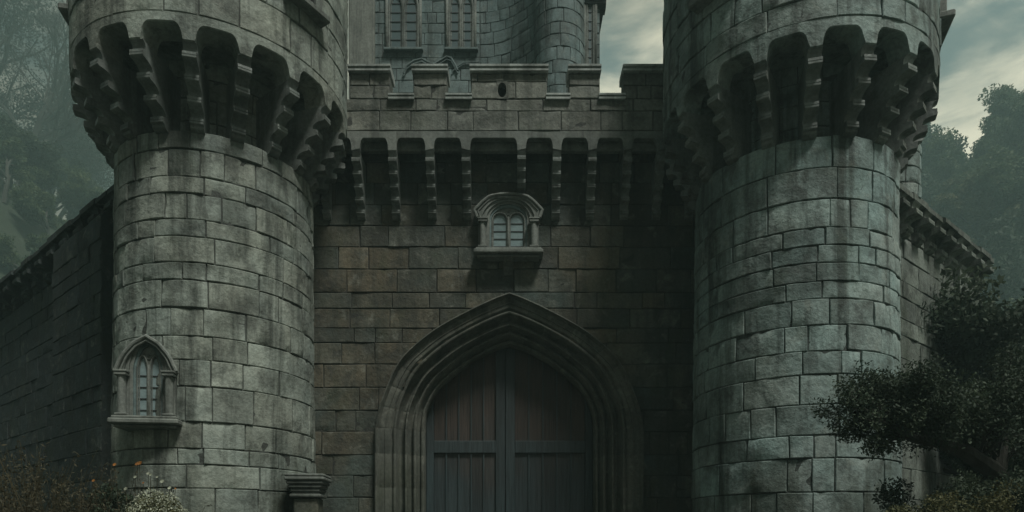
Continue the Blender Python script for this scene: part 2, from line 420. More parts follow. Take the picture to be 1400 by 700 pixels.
# ------------------------------------------------------------------ round towers
def round_tower(label, ax, ay, r, r2, dz, phase, mat, seed):
    rnd = random.Random(seed); random.seed(seed)
    t = thing('round_tower', label, 'tower', (ax, ay, 0), 0, 'round towers flanking the gate')
    zt = 10.12+dz; z_sp, z_ar, z_dr = 11.42+dz, 11.76+dz, 11.95+dz
    rad = lambda z: r*(1+.042*(1-z/9.9))
    P = cyl(0, 0, rad); rn = rad(0)
    mb = MB(); zs = courses(0, zt, .535, rnd)
    masonry(mb, P, -math.pi*rn, math.pi*rn, zs, .95, rnd, seg=.16, wrap=True, proud=.03)
    ids = [mb.vert((math.sin(2*math.pi*i/48)*(r-.01), -math.cos(2*math.pi*i/48)*(r-.01), zt-.004)) for i in range(48)]; mb.face(ids, (.4, .5, 0))
    mb.build('shaft', mat, t)
    mb = MB(); P1 = cyl(0, 0, lambda z: r-.42); zs = [zt, zt+.45, zt+.95, zt+1.4, z_dr-.05]
    masonry(mb, P1, -math.pi*r, math.pi*r, zs, .9, rnd, seg=.16, wrap=True)
    mb.build('machicolation_wall', mat, t)
    # corbels
    n = 18; prof = corbel_profile(zt-.06, z_sp, r2-r-.03, 4, nose=.13, back=-.5); w = .265
    base = None
    for k in range(n):
        th = phase+2*math.pi*k/n
        if base is None or k % 6 == 0: base = make_corbel(prof, w, M['corbel'], t, th, r); continue
        c = base.copy(); col.objects.link(c); c.parent = t; c.rotation_euler = (0, 0, th+rnd.uniform(-.008, .008)); c.scale = (rnd.uniform(.9, 1.08), 1, 1)
    # arcaded ring over the corbels
    mb = MB(); m_ = n*28; ro, ri = r2, r+.30
    pitch = 2*math.pi*r2/n; hb = (pitch-w)/2-.0
    def zlow(s):                     # s distance from bay centre along the rim
        a = abs(s)
        if a >= hb: return z_sp
        c = .17
        if a <= hb-c: return z_ar
        q = (a-(hb-c))/c; return z_sp+.05+(z_ar-z_sp-.05)*math.sqrt(max(0, 1-q*q))
    rows = []
    for i in range(m_):
        th = 2*math.pi*i/m_; bay = ((th-phase)/(2*math.pi/n)) % 1.0
        zl = zlow((bay-.5)*pitch); s, c = math.sin(th), -math.cos(th); tt = .5
        rows.append([mb.vert((s*rr, c*rr, z)) for rr, z in ((ro, z_dr), (ro, zl+.02), (ro-.02, zl), (ri, zl), (ri, z_dr))])
    for i in range(m_):
        a, b = rows[i], rows[(i+1) % m_]; bi = int(((2*math.pi*(i+.5)/m_-phase)/(2*math.pi/n)+.5) % n)
        t3 = (random.Random(seed*31+bi).random()*.6+.2, random.Random(seed*37+bi).random(), 0)
        for k in range(5): mb.face((a[k], a[(k+1) % 5], b[(k+1) % 5], b[k]), t3, k == 0)
    mb.build('machicolation_arcade', mat, t)
    # drum
    ztop = 16.4+dz; Pd = cyl(0, 0, lambda z: r2)
    mb = MB(); zs = courses(z_dr, ztop, .56, rnd)
    masonry(mb, Pd, -math.pi*r2, math.pi*r2, zs, 1.15, rnd, seg=.17, wrap=True, proud=.028)
    # floor of the fighting chamber and roof deck close the drum
    for z in (z_dr-.06, ztop-.05):
        ids = [mb.vert((math.sin(2*math.pi*i/48)*(r2-.04), -math.cos(2*math.pi*i/48)*(r2-.04), z)) for i in range(48)]; mb.face(ids, (.3, .5, 0))
    mb.build('drum', mat, t, fix=False)
    # crown of merlons above (only just out of frame)
    for k in range(14):
        mb = MB(); Pm = cyl(0, 0, lambda z: r2)
        u0 = (k/14)*2*math.pi*r2; uw = 2*math.pi*r2/14*.6
        block(mb, Pm, u0, u0+uw, ztop, ztop+.95, rnd, .17, .01)
        ids = []
        Q = [cyl(0, 0, lambda z: r2)(u0+uw*i/4, ztop+.94, d) for d in (-.5, -.0) for i in (range(5) if d else range(4, -1, -1))]
        mb.face([mb.vert(q) for q in Q], (.5, .5, 0))
        Q0 = [cyl(0, 0, lambda z: r2)(u0+uw*i/4, zz, -.5) for zz in (ztop, ztop+.94) for i in (range(5) if zz == ztop else range(4, -1, -1))]
        mb.face([mb.vert(q) for q in Q0], (.5, .5, 0))
        for e in (0, uw):
            mb.face([mb.vert(Pm(u0+e, zz, d)) for zz, d in ((ztop, -.5), (ztop, 0), (ztop+.94, 0), (ztop+.94, -.5))], (.5, .5, 0))
        mb.build('merlon', mat, t, fix=False)
    return t, rad
LT = (-7.12, 16.0); RT = (6.62, 15.6)
tl, radl = round_tower('grey round tower with an arched window low on its shaft', *LT, 2.17, 3.02, 0, R(13.5), M['left'], 11)
tr_, radr = round_tower('damp green-grey round tower with a tree branch across its shaft', *RT, 2.19, 2.95, -.36, R(-14.5), M['right'], 23)
hood_point = lambda ow: [(-ow-.04, .92), (-ow*.80, 1.26), (-ow*.42, 1.52), (0, 1.66), (ow*.42, 1.52), (ow*.80, 1.26), (ow+.04, .92)]
hood_cham = lambda ow: [(-ow-.10, 1.02), (-ow*.80, 1.28), (-ow*.62, 1.38), (-ow*.3, 1.43), (0, 1.44), (ow*.3, 1.43), (ow*.62, 1.38), (ow*.80, 1.28), (ow+.10, 1.02)]
th = R(-13); zwin = Z(573, 13.9); rw = radl(zwin+.5)-.08
lw_ = gothic_window(tl, (math.sin(th)*rw, -math.cos(th)*rw, zwin), R(7), .36, .86, hood_point, True, M['trim'], depth=.30); lw_.scale = (.95, 1, 1)
for a, z in ((58, 13.2), (-78, 13.6), (150, 13.2)): slit_window(tl, R(a), 3.02, z)
for a, z in ((-52, 13.0), (72, 12.9), (170, 13.2)): slit_window(tr_, R(a), 2.95, z)

# ------------------------------------------------------------------ gatehouse
YW, YP = 17.5, 16.8
gate = thing('gatehouse', 'battlemented gatehouse wall with a pointed archway between the two round towers', 'gatehouse', (0, YW, 0))
rnd = random.Random(5); random.seed(5)
ACX, SPZ = -.07, 4.42
OUT = [(1, 0), (.985, .08), (.965, .165), (.91, .315), (.845, .455), (.76, .565), (.57, .722), (.328, .858), (.12, .955), (0, 1.0)]
INN = [(1, 0), (.995, .12), (.975, .245), (.89, .42), (.80, .535), (.69, .63), (.48, .79), (.25, .915), (.1, .975), (0, 1.0)]
def crom(pts, n=6):
    out = []
    for i in range(len(pts)-1):
        p = [pts[max(0, i-1)], pts[i], pts[i+1], pts[min(len(pts)-1, i+2)]]
        for k in range(n):
            t = k/n
            out.append(tuple(.5*((2*p[1][q])+(-p[0][q]+p[2][q])*t+(2*p[0][q]-5*p[1][q]+4*p[2][q]-p[3][q])*t*t+(-p[0][q]+3*p[1][q]-3*p[2][q]+p[3][q])*t**3) for q in (0, 1)))
    return out+[pts[-1]]
OC = resample(crom(OUT), 49); IC = resample(crom(INN), 49)
OW, OR, IW, IR = 3.54, 3.58, 2.32, 2.40
def arch_pt(f, tt):
    """f: 0..1 half curve index from spring to apex; tt: 0 outer, 1 inner -> x offset (positive), z"""
    i = min(47, int(f*48)); g_ = f*48-i
    o = [OC[i][q]+(OC[i+1][q]-OC[i][q])*g_ for q in (0, 1)]; n_ = [IC[i][q]+(IC[i+1][q]-IC[i][q])*g_ for q in (0, 1)]
    xo, zo, xi, zi = o[0]*OW, o[1]*OR, n_[0]*IW, n_[1]*IR
    return xo+(xi-xo)*tt, SPZ+zo+(zi-zo)*tt
def arch_half(z, tt):
    """half-width of the arch band line tt at height z"""
    if z <= SPZ: return OW+(IW-OW)*tt
    prev = arch_pt(0, tt)
    for k in range(1, 49):
        c = arch_pt(k/48, tt)
        if prev[1] <= z <= c[1]: return prev[0]+(c[0]-prev[0])*(z-prev[1])/max(1e-6, c[1]-prev[1])
        prev = c
    return 0
P = plane(0, 0, 1, 0)
def holes(za, zb):
    hw = max(arch_half(za, .43), arch_half((za+zb)/2, .28))
    return [(ACX-hw, ACX+hw)] if hw > .02 else []
pys = [700+33*i for i in range(4, 0, -1)]+[680, 650, 622, 590, 561, 530, 498, 469, 449, 422, 400, 368, 338, 309, 280, 250, 222, 196]
zs = [0]+[z for z in (Z(y, YW) for y in pys) if z > .3]
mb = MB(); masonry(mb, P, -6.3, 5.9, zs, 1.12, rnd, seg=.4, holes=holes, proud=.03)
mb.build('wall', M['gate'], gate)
mb = MB(); mb.box(-6.2, 5.8, 1.2, 4.5, 0, 12.2, (.4, .5, 0), .02); mb.box(-4.8, 4.4, -.5, 1.198, 12.22, 12.4, (.4, .5, 0), .01)
mb.build('core', M['core'], gate)
# moulded archway, swept with voussoir joints
prof = [(-.012, .10), (-.012, -.13), (.005, -.19), (.03, -.20), (.05, -.17), (.065, -.09), (.085, -.06), (.19, -.055), (.20, -.075), (.215, -.075), (.225, -.05), (.30, -.045), (.325, -.02), (.34, .02), (.36, .02), (.375, -.03), (.40, -.045), (.43, -.03),
        (.45, .08), (.47, .20), (.52, .27), (.57, .25), (.60, .14), (.62, .115), (.65, .12), (.665, .20), (.685, .32), (.72, .40), (.75, .40), (.775, .29), (.80, .27), (.83, .30), (.85, .42), (.87, .52), (.90, .56), (.93, .47), (.96, .46), (.985, .49), (1.0, .55), (1.0, .80)]
mb = MB()
path = []                               # (kind, value) samples from left base over the apex to right base
for z in [0, .95, .97, .99, 1.9, 1.92, 1.94, 2.85, 2.87, 2.89, 3.75, 3.77, 3.79, SPZ-.04, SPZ-.02]: path.append(('j', z))
jf = []; nv = 9
for k in range(nv):
    a, b_ = k/nv, (k+1)/nv
    jf += [a, a+.004, a+.008]+[a+(b_-a)*q for q in (.15, .3, .45, .6, .75, .9)]
jf += [1.0]
for f in jf: path.append(('a', f))
joint = lambda kd, v: (kd == 'j' and any(abs(v-q) < .005 for q in (.97, 1.92, 2.87, 3.77))) or (kd == 'a' and any(abs(v-(k/nv+.004)) < 1e-6 for k in range(nv)))
rowsL, rowsR, tint = [], [], []; ti = random.Random(3); cur = (.5, .5, 0)
for kd, v in path:
    jt = joint(kd, v)
    if jt: cur = (ti.random(), ti.random(), 0)
    tint.append(cur); L, Rr = [], []
    for tt, d in prof:
        if kd == 'j': x, z = OW+(IW-OW)*tt, v
        else: x, z = arch_pt(v, tt)
        dd = d+(.007 if jt and tt < .99 else 0)+mnoise.noise(Vector((x*3, z*3, tt*5)))*.010
        L.append(mb.vert((ACX-x, dd, z))); Rr.append(mb.vert((ACX+x, dd, z)))
    rowsL.append(L); rowsR.append(Rr)
for rows in (rowsL, rowsR):
    for i in range(len(rows)-1):
        for k in range(len(prof)-1): mb.face((rows[i][k], rows[i][k+1], rows[i+1][k+1], rows[i+1][k]), tint[i])
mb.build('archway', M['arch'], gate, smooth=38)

# doors: two plank leaves
YD = .86
def top_at(x): 
    # arch soffit height at a given offset from the centre line
    x = abs(x-ACX)
    if x >= IW: return SPZ
    prev = arch_pt(0, 1)
    for k in range(1, 49):
        c = arch_pt(k/48, 1)
        if c[0] <= x <= prev[0]: return prev[1]+(c[1]-prev[1])*(prev[0]-x)/max(1e-6, prev[0]-c[0])
        prev = c
    return SPZ+IR
cx = X(691, YW+YD)
zr = Z(611, YW+YD)
for side, lab in ((-1, None), (1, None)):
    door = bpy.data.objects.new('gate_door', None); col.objects.link(door); door.parent = gate; door.location = (0, 0, 0)
    x0, x1 = (ACX-IW+.01, cx-.012) if side < 0 else (cx+.012, ACX+IW-.01)
    n = 5; inner0, inner1 = (x0+.2, x1-.25) if side < 0 else (x0+.25, x1-.2)
    mb = MB(); pw = (inner1-inner0)/n
    def plank(mbb, a, b, y0, y1, z0, tt, bev=.012):
        za, zb = top_at(a)+.06, top_at(b)+.06
        pr = [(a, z0), (b, z0), (b, zb), ((a+b)/2, top_at((a+b)/2)+.06), (a, za)]
        mbb.extrude(pr, y0, y1, lambda p, q, w: Vector((p, w, q)), tt)
    for k in range(n):
        a = inner0+k*pw; q = random.random()
        plank(mb, a+.006, a+pw-.006, YD+.05+random.uniform(0, .012), YD+.13, .05, (q, .5, 0))
    mb.build('plank_panel', M['plank'], door)
    mb = MB()
    for k in range(1, n):
        a = inner0+k*pw
        plank(mb, a-.016, a+.016, YD+.018, YD+.06, .05, (.9, .5, 0))
    mb.build('cover_strip', M['frame'], door)
    for (a, b) in ((x0, inner0-.002), (inner1+.002, x1)):
        mb = MB(); plank(mb, a, b, YD-.02, YD+.12, .03, (random.random()*.4+.3, .5, 0)); mb.build('stile', M['frame'], door)
    for zc_, hh in ((zr, .17), (.45, .2)):
        mb = MB(); mb.box(inner0, inner1, YD-.012, YD+.045, zc_-hh, zc_+hh, (.55, .5, 0), .012)
        mb.build('rail', M['frame'], door)

# corbels under the parapet
corb_px = [441, 488.6, 538, 588.5, 637.5, 713, 761, 809, 857, 902, 948]
ZB, ZS = 9.97, 11.42; wcb = .215
prof_c = corbel_profile(ZB, ZS, .685, 5, pmin=.12, nose=.11)
prof_s = corbel_profile(10.62, ZS, .685, 3, pmin=.40, nose=.11)
cxs = []; base = None
for i, px in enumerate(corb_px):
    x = X(px, 17.0); cxs.append(x)
    if px == 713: make_corbel(prof_s, wcb, M['corbel'], gate, rad=0, loc=(x, 0, 0)); continue
    if base is None: base = make_corbel(prof_c, wcb, M['corbel'], gate, rad=0, loc=(x, 0, 0)); continue
    c = base.copy(); col.objects.link(c); c.parent = gate; c.location = (x, 0, 0)
# arcade strip with rounded bay heads
yf = YP-YW
mb = MB(); zt_, zbay = 11.92, 11.74; xs = []
edges = [-4.9]+[e for x in cxs for e in (x-wcb/2, x+wcb/2)]+[4.5]
bays = [(edges[i], edges[i+1]) for i in range(0, len(edges)-1, 2)]
def zl_c(x):
    for a, b in bays:
        if a < x < b:
            e = min(x-a, b-x); c = .1
            if e >= c: return zbay
            q = 1-e/c; return 11.46+(zbay-11.46)*math.sqrt(max(0, 1-q*q))
    return ZS
sx = sorted(set([round(a+d, 4) for a, b in bays for d in (0, .005, .015, .03, .05, .08, .11)]+[round(b-d, 4) for a, b in bays for d in (0, .005, .015, .03, .05, .08, .11)]))
sx = [x for x in sx if -4.9 <= x <= 4.5]
rows = []
for x in sx:
    zl = zl_c(x); rows.append([mb.vert((x, y, z)) for y, z in ((yf, zt_), (yf, zl+.015), (yf+.015, zl), (yf+.16, zl), (yf+.162, zt_-.12), (yf+.3, zt_-.12))])
for i in range(len(rows)-1):
    tt = (random.Random(int(sx[i]*1.3)+99).random()*.5+.25, .6, 0)
    for k in range(5): mb.face((rows[i][k], rows[i][k+1], rows[i+1][k+1], rows[i+1][k]), tt)
mb.box(-4.8, 4.4, yf+.24, yf+.42, 11.56, zt_-.002, (.6, .5, 0), .03)          # inner lintel
mb.box(-4.8, 4.4, yf+.42, -.04, 11.80, zt_-.004, (.4, .5, 0), .01)           # soffit
mb.build('machicolation_arcade', M['trim'], gate)
# parapet wall and merlons
sill_z = 12.74; cap_z = 13.40
mer = [(478, 533), (565, 611), (644, 748), (778, 820), (853, 935)]
cren = [(533, 565), (611, 644), (748, 778), (820, 853)]
xp = lambda px: X(px, YP)
mb = MB(); Pp = plane(0, yf, 1, 0)
masonry(mb, Pp, -4.9, 4.5, [11.925, 12.43, sill_z-.004], 1.0, rnd, seg=.5, proud=.02)
mb.box(-4.85, 4.45, yf+.036, yf+.45, 11.93, sill_z-.005, (.5, .5, 0), .005)
mb.build('parapet', M['parapet'], gate)
hx0, hx1, hz0, hz1 = xp(680), xp(693), 12.77, 13.17
for a, b in mer:
    a_, b_ = xp(a), xp(b); mb = MB()
    hol = (lambda za, zb: [(hx0, hx1)] if za < hz1-.02 else []) if a == 644 else None
    masonry(mb, Pp, a_, b_, [sill_z, hz1+.02 if a == 644 else sill_z+.34, cap_z] if a != 644 else [sill_z, hz1+.01, cap_z], .75, rnd, seg=.4, proud=.012, holes=hol)
    if a == 644:
        mb.box(a_+.004, hx0-.004, yf+.036, yf+.45, sill_z, cap_z, (.5, .5, 0), .005); mb.box(hx1+.004, b_-.004, yf+.036, yf+.45, sill_z, cap_z, (.5, .5, 0), .005)
        mb.box(hx0-.02, hx1+.02, yf+.012, yf+.44, hz1+.01, cap_z-.002, (.5, .5, 0), .005)
    else: mb.box(a_+.004, b_-.004, yf+.036, yf+.45, sill_z, cap_z, (.5, .5, 0), .005)
    mo = mb.build('merlon', M['parapet'], gate)
    cp = MB()
    pr = [(.10, 0), (.10, .045), (.07, .06), (.07, .085), (.12, .10), (.12, .15), (.02, .19), (-.5, .19), (-.55, .15), (-.55, 0)]
    e0, e1 = (a_-.03, b_+.03)
    cp.extrude(pr, e0, e1, lambda p, q, w: Vector((w, yf-p, cap_z+.002+q)), (.8, .4, 0))
    cp.build('coping', M['cope'], mo)
    if a == 644:
        ov = MB(); A, B_ = [], []; cx_, cz_ = (hx0+hx1)/2, (hz0+hz1)/2
        for q in range(25):
            a2 = 2*math.pi*q/24; c2, s2 = math.cos(a2), math.sin(a2); m2 = max(abs(c2), abs(s2)); A.append((cx_+c2*(hx1-hx0)/2*.92, cz_+s2*(hz1-hz0)/2*.95)); B_.append((cx_+c2/m2*(hx1-hx0)*.56, cz_+s2/m2*(hz1-hz0)*.56))
        strip(ov, B_, yf-.006, A, yf-.004); strip(ov, A, yf-.004, A, yf+.2); ov.build('loop_rim', M['parapet'], mo)
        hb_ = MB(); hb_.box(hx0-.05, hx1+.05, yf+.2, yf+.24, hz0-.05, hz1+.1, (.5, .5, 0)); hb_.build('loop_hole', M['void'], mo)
for a, b in cren:
    cp = MB(); pr = [(.09, -.06), (.09, -.01), (.06, .0), (.06, .02), (.10, .03), (.10, .07), (.02, .10), (-.45, .10), (-.45, -.06)]
    pr = [(p, q) if p > 0 else (p, max(q, .002)) for p, q in pr]
    cp.extrude([(.09, -.05), (.09, 0), (.06, .012), (.06, .03), (.105, .04), (.105, .085), (.03, .105), (-.45, .105), (-.45, .002), (.03, .002), (.03, -.05)], xp(a)-.03, xp(b)+.03, lambda p, q, w: Vector((w, yf-p, sill_z+q)), (.8, .4, 0))
    cp.build('crenel_sill', M['cope'], gate)
# window over the arch
wz = Z(339, 17.2); w = gothic_window(gate, (X(695, 17.25), -.01, wz), 0, .55, .70, hood_cham, False, M['trim'], depth=.22)
bk = MB(); bk.extrude([(0, -.245), (.3, -.245), (.26, -.34), (.12, -.42), (.10, -.52), (.02, -.60), (-.05, -.60), (-.05, -.245)], -.13, .13, lambda p, q, ww: Vector((ww, -p, q)), (.3, .5, 0)); bk.build('bracket', M['arch'], w)

# ------------------------------------------------------------------ keep behind
YK = 24.0; kx = lambda px, Y=YK: X(px, Y)
keep = thing('keep', 'tall teal-grey keep with paired lancet windows rising behind the battlements', 'keep', (0, YK, 0))
rnd = random.Random(8); random.seed(8)
x0, x1 = kx(505), kx(656); ZT = 23.5
mb = MB(); zs = courses(0, ZT, .42, rnd, .12); zs_hi = [z for z in zs if z > 12]
wins = [(528, 576), (611, 650)]
Pk = plane(0, 0, 1, 0)
masonry(mb, Pk, x0, x1, zs_hi, .62, rnd, seg=.6, gap=.018, proud=.006, bv=.75)
mb.box(x0, kx(822), .04, 6, 0, zs_hi[0], (.5, .5, 0)); mb.box(x0, x1, .05, 6, zs_hi[0]+.01, ZT, (.5, .5, 0))
mb.build('wall', M['keep'], keep)
# plain pilaster at its left edge
mb = MB(); mb.box(kx(478), kx(513), -.18, 6, 0, ZT+.3, (.5, .5, 0), .03); mb.build('pilaster', M['keepplain'], keep)
# concave sweep from the flat front out to the stair turret
mb = MB(); xa, xb = x1, kx(735); Wc = xb-xa
def Pc(u, z, d):
    f = max(0., min(1., u/Wc)); return Vector((xa+u, -1.15*f**2.2-d, z))
masonry(mb, Pc, 0, Wc, zs_hi, .5, rnd, seg=.16, gap=.018, proud=.006, bv=.75)
mb.box(xa+.002, xb, .15, 6, zs_hi[0]+.01, ZT, (.5, .5, 0)); mb.build('curved_bay', M['keep'], keep)
# round stair turret
ta = X(764, 23.2); tyy = 23.2-YK; trr = .90
mb = MB(); masonry(mb, cyl(ta, tyy, lambda z: trr), -math.pi*trr, math.pi*trr, zs_hi, .55, rnd, seg=.12, gap=.018, proud=.006, bv=.75)
mb.build('stair_turret', M['keep'], keep)
# narrow right-hand bay with one lancet
xr0, xr1 = kx(790), kx(820)
mb = MB(); masonry(mb, Pk, xr0, xr1, zs_hi, .5, rnd, seg=.5, gap=.018, proud=.006, bv=.75); mb.box(xr0, xr1, .04, 6, zs_hi[0]+.01, ZT, (.5, .5, 0)); mb.build('side_bay', M['keep'], keep)
mb = MB()
pr = [(0, 0), (.12, .12), (.12, .22), (.22, .32), (.22, .5), (-.3, .5), (-.3, 0)]
mb.extrude(pr, xr0, xr1+.22, lambda p, q, w_: Vector((w_, -p, Z(12, YK)+q)), (.6, .5, 0)); 
mb.box(xr1+.002, xr1+.2, -.0, 6, Z(12, YK)+.2, Z(12, YK)+.5, (.5, .5, 0))
mb.build('cornice', M['dark'], keep)
def keep_window(xc, hw, zb, h, n=2):
    mb = MB(); t = (.7, .5, 0)
    mb.box(xc-hw-.1, xc-hw+.0, -.10, .1, zb, zb+h, t, .02); mb.box(xc+hw, xc+hw+.1, -.10, .1, zb, zb+h, t, .02)
    lw = hw/n
    for k in range(n):
        c = xc-hw+lw*(2*k+1)
        for off, rr in ((0, .045), (.07, .022)):
            mb.tube([(x, -.05+off*.4, zb+z) for x, z in lancet(lw-.03-off, h*.72, h*.26-off, c)], rr, 6, t)
    for k in range(1, n): mb.box(xc-hw+2*lw*k-.035, xc-hw+2*lw*k+.035, -.08, .1, zb, zb+h*.9, t, .01)
    mb.box(xc-hw-.1, xc+hw+.1, -.11, .1, zb+h+.002, zb+h+.12, t, .02)
    o = mb.build('window', M['trim'], keep, smooth=50)
    s = MB(); s.box(xc-hw-.16, xc+hw+.16, -.16, .1, zb-.1, zb-.002, t, .02); s.build('sill', M['keep'], o)
    p = MB(); p.box(xc-hw, xc+hw, -.03, .02, zb, zb+h, (.5, .5, 0), .002); p.build('pane', M['glassdim'], o)
    l = MB()
    for k in range(n):
        c = xc-hw+lw*(2*k+1)
        for q in range(1, int(h/.33)): l.box(c-lw+.07, c+lw-.07, -.05, -.031, zb+q*.33-.014, zb+q*.33+.014, (.5, .5, 0), .003)
    l.build('glazing', M['lead'], o)
zb = Z(68, YK)
keep_window(kx(552), .56, zb, 1.98); keep_window(kx(630.5), .46, zb, 1.98); keep_window(kx(806.5), .16, Z(92, YK), 2.75, n=1)
mb = MB()                                                # paired ogee hood moulds under the windows
og = [(552, 102), (556, 92), (566, 85), (577, 82), (586, 87), (594, 89), (603, 84), (611, 79), (617, 81), (621, 88), (626, 98)]
for off, rr in ((0, .04), (4, .025)):
    mb.tube([(kx(px), -.06, Z(py+off, YK)) for px, py in og], rr, 7, (.6, .5, 0))
mb.tube([(kx(px), -.05, Z(py, YK)) for px, py in ((618, 100), (626, 92), (634, 87), (655, 86))], .028, 6, (.6, .5, 0))
mb.build('hood_mould', M['keep'], keep)

# ------------------------------------------------------------------ curtain walls
def curtain(label, A, B, ztop, mat, seed, sign, corb, name='curtain_wall'):
    rnd = random.Random(seed); random.seed(seed)
    d = Vector((B[0]-A[0], B[1]-A[1], 0)); L = d.length; d.normalize()
    t = thing(name, label, 'wall', (A[0], A[1], 0), 0, 'curtain walls running back from the towers')
    P = plane(0, 0, d.x, d.y) if sign > 0 else plane(d.x*L, d.y*L, -d.x, -d.y)
    # outward normal must face the camera
    test = P(0, 0, 1)-P(0, 0, 0)
    def Q(u, z, dd): return P(u, z, dd if test.y < 0 else -dd)
    mb = MB(); masonry(mb, Q, 0, L, courses(0, ztop-.25, .62, rnd), 1.2, rnd, seg=.5, proud=.03)
    mb.extrude([(-.037, 0), (-.037, ztop-.2), (-1.2, ztop-.2), (-1.2, 0)], 0, L, lambda p, q, w: Q(w, q, p), (.4, .5, 0))
    mb.build('wall', mat, t)
    cp = MB(); u = -.05
    while u < L-.3:
        e = min(L, u+rnd.uniform(.6, 1.25)); dz_, dp = rnd.uniform(-.045, .03), rnd.uniform(-.05, .03)
        cp.extrude([(.42+dp, -.16), (.42+dp, -.02+dz_), (.34+dp, .04+dz_), (.1, .16+dz_), (-.5, .2+dz_), (-1.25, .1), (-1.25, -.195), (.2, -.195)], u, e-rnd.uniform(.008, .03), lambda p, q, w: Q(w, ztop+q, p), (rnd.random(), rnd.random(), 0)); u = e
    cp.build('coping', mat, t)
    n = int(L/corb); prof = corbel_profile(ztop-.95, ztop-.2, .40, 2, pmin=.16, nose=.13)
    for k in range(n):
        u = (k+.5)*L/n; c = MB(); c.extrude(prof, u-.21, u+.21, lambda p, q, w: Q(w, q, p), (rnd.random(), .5, 0)); c.build('corbel', mat, t)
    return t, Q, L
cwr, Qr, Lr = curtain('mossy curtain wall with corbelled coping behind the damp green-grey tower', (8.6, 15.95), (15.0, 21.1), 10.35, M['curtain'], 41, 1, .8)
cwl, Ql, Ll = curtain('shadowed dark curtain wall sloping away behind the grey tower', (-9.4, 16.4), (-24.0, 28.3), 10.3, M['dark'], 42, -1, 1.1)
# pilaster and turret on the right wall
rnd = random.Random(77)
mb = MB()
masonry(mb, lambda u, z, d: Qr(u+5.9, z, d+.16), 0, .8, courses(0, 9.5, .6, rnd), .8, rnd, seg=.5, back=False); mb.extrude([(0, 0), (.155, 0), (.155, 9.5), (0, 9.5)], 5.9, 6.7, lambda p, q, w: Qr(w, q, p), (.4, .5, 0))
mb.build('buttress', M['curtain'], cwr)
tu = thing('watch_turret', 'small round watch turret standing on the mossy curtain wall', 'turret', (10.12, 17.45, 10.3))
mb = MB(); masonry(mb, cyl(0, 0, lambda z: .62), -math.pi*.62, math.pi*.62, courses(0, 1.75, .35, rnd), .5, rnd, seg=.12, gap=.02, proud=.01); mb.build('shaft', M['right'], tu)
for k in range(7):
    mb = MB(); Pm = cyl(0, 0, lambda z: .66); u0 = k/7*2*math.pi*.66; uw = 2*math.pi*.66/7*.6
    q = [[mb.vert(Pm(u0+uw*i/3, zz, dd)) for i in range(4)] for zz, dd in ((1.755, -.2), (1.755, 0), (2.1, 0), (2.1, -.2))]
    for a in range(4):
        for i in range(3): mb.face((q[a][i], q[a][i+1], q[(a+1) % 4][i+1], q[(a+1) % 4][i]))
    for i in (0, 3): mb.face([q[a][i] for a in range(4)])
    mb.build('merlon', M['right'], tu)
# dark projecting bay on the left wall next to the tower, and a blind lancet further along
mb = MB(); rnd = random.Random(78)
Ub = Ll-4.2
masonry(mb, lambda u, z, d: Ql(u+Ub, z, d+.55), 0, 3.6, courses(0, 9.6, .6, rnd), 1.1, rnd, seg=.5, proud=.03)
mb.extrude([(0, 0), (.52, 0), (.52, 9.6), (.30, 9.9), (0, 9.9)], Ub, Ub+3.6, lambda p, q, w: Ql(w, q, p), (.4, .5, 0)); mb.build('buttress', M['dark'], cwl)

# ------------------------------------------------------------------ stone pier by the gate
Y0 = 14.6; pier = thing('stone_pier', 'weathered stone pier with a moulded cap standing between tower and gate wall', 'pier', (X(416, Y0), Y0+.3, 0), R(4))
zt = Z(648, Y0); mb = MB(); rnd = random.Random(6)
zz = courses(0, zt-.52, .55, rnd)
for k in range(len(zz)-1): mb.box(-.27, .27, -.27, .27, zz[k]+.006, zz[k+1]-.006, None, .03)
mb.build('shaft', M['gate'], pier)
mb = MB(); mb.box(-.34, .34, -.34, .34, zt-.515, zt-.44, None, .02); mb.box(-.30, .30, -.30, .30, zt-.437, zt-.40, None, .02)
for k in range(4): e = .33+.035*k; mb.box(-e, e, -e, e, zt-.398+k*.085, zt-.398+(k+1)*.085-.004, None, .025)
mb.box(-.43, .43, -.43, .43, zt-.056, zt, (.9, .4, 0), .02); mb.build('cap', M['trim'], pier)

# ------------------------------------------------------------------ ground
def sst(a, b, x): t = max(0, min(1, (x-a)/(b-a))); return t*t*(3-2*t)
def ground_z(x, y):
    z = 68*sst(48, 104, x)*sst(62, 125, y)+72*sst(32, 104, -x)*sst(48, 112, y)
    k = sst(14, 30, abs(x))*sst(20, 40, y)
    return z+k*(2.5*mnoise.noise(Vector((x*.05, y*.05, 0)))+.8*mnoise.noise(Vector((x*.2, y*.2, 3))))+.06*mnoise.noise(Vector((x*.5, y*.5, 7)))-.05
mb = MB(); step = 3; nx, ny = 150, 110; ids = []
for j in range(ny+1):
    y = -60+j*step*(1 if j < 60 else 1+.0)
    ids.append([mb.vert((-225+i*3, y, ground_z(-225+i*3, y))) for i in range(nx+1)])
for j in range(ny):
    for i in range(nx): mb.face((ids[j][i], ids[j][i+1], ids[j+1][i+1], ids[j+1][i]), (.5, .5, 0), True)
kind(mb.build('ground', M['grass']), 'structure')
mb = MB(); n = 24
lo = []
for i in range(n+1):
    y = -8+(YW+.7+8)*i/n; wv = .4*math.sin(i*.6); lo.append((mb.vert((-2.6+wv, y, ground_z(-2.6, y)+.09)), mb.vert((2.4+wv, y, ground_z(2.4, y)+.09))))
for i in range(n): mb.face((lo[i][0], lo[i][1], lo[i+1][1], lo[i+1][0]))
kind(mb.build('path', M['path']), 'structure')

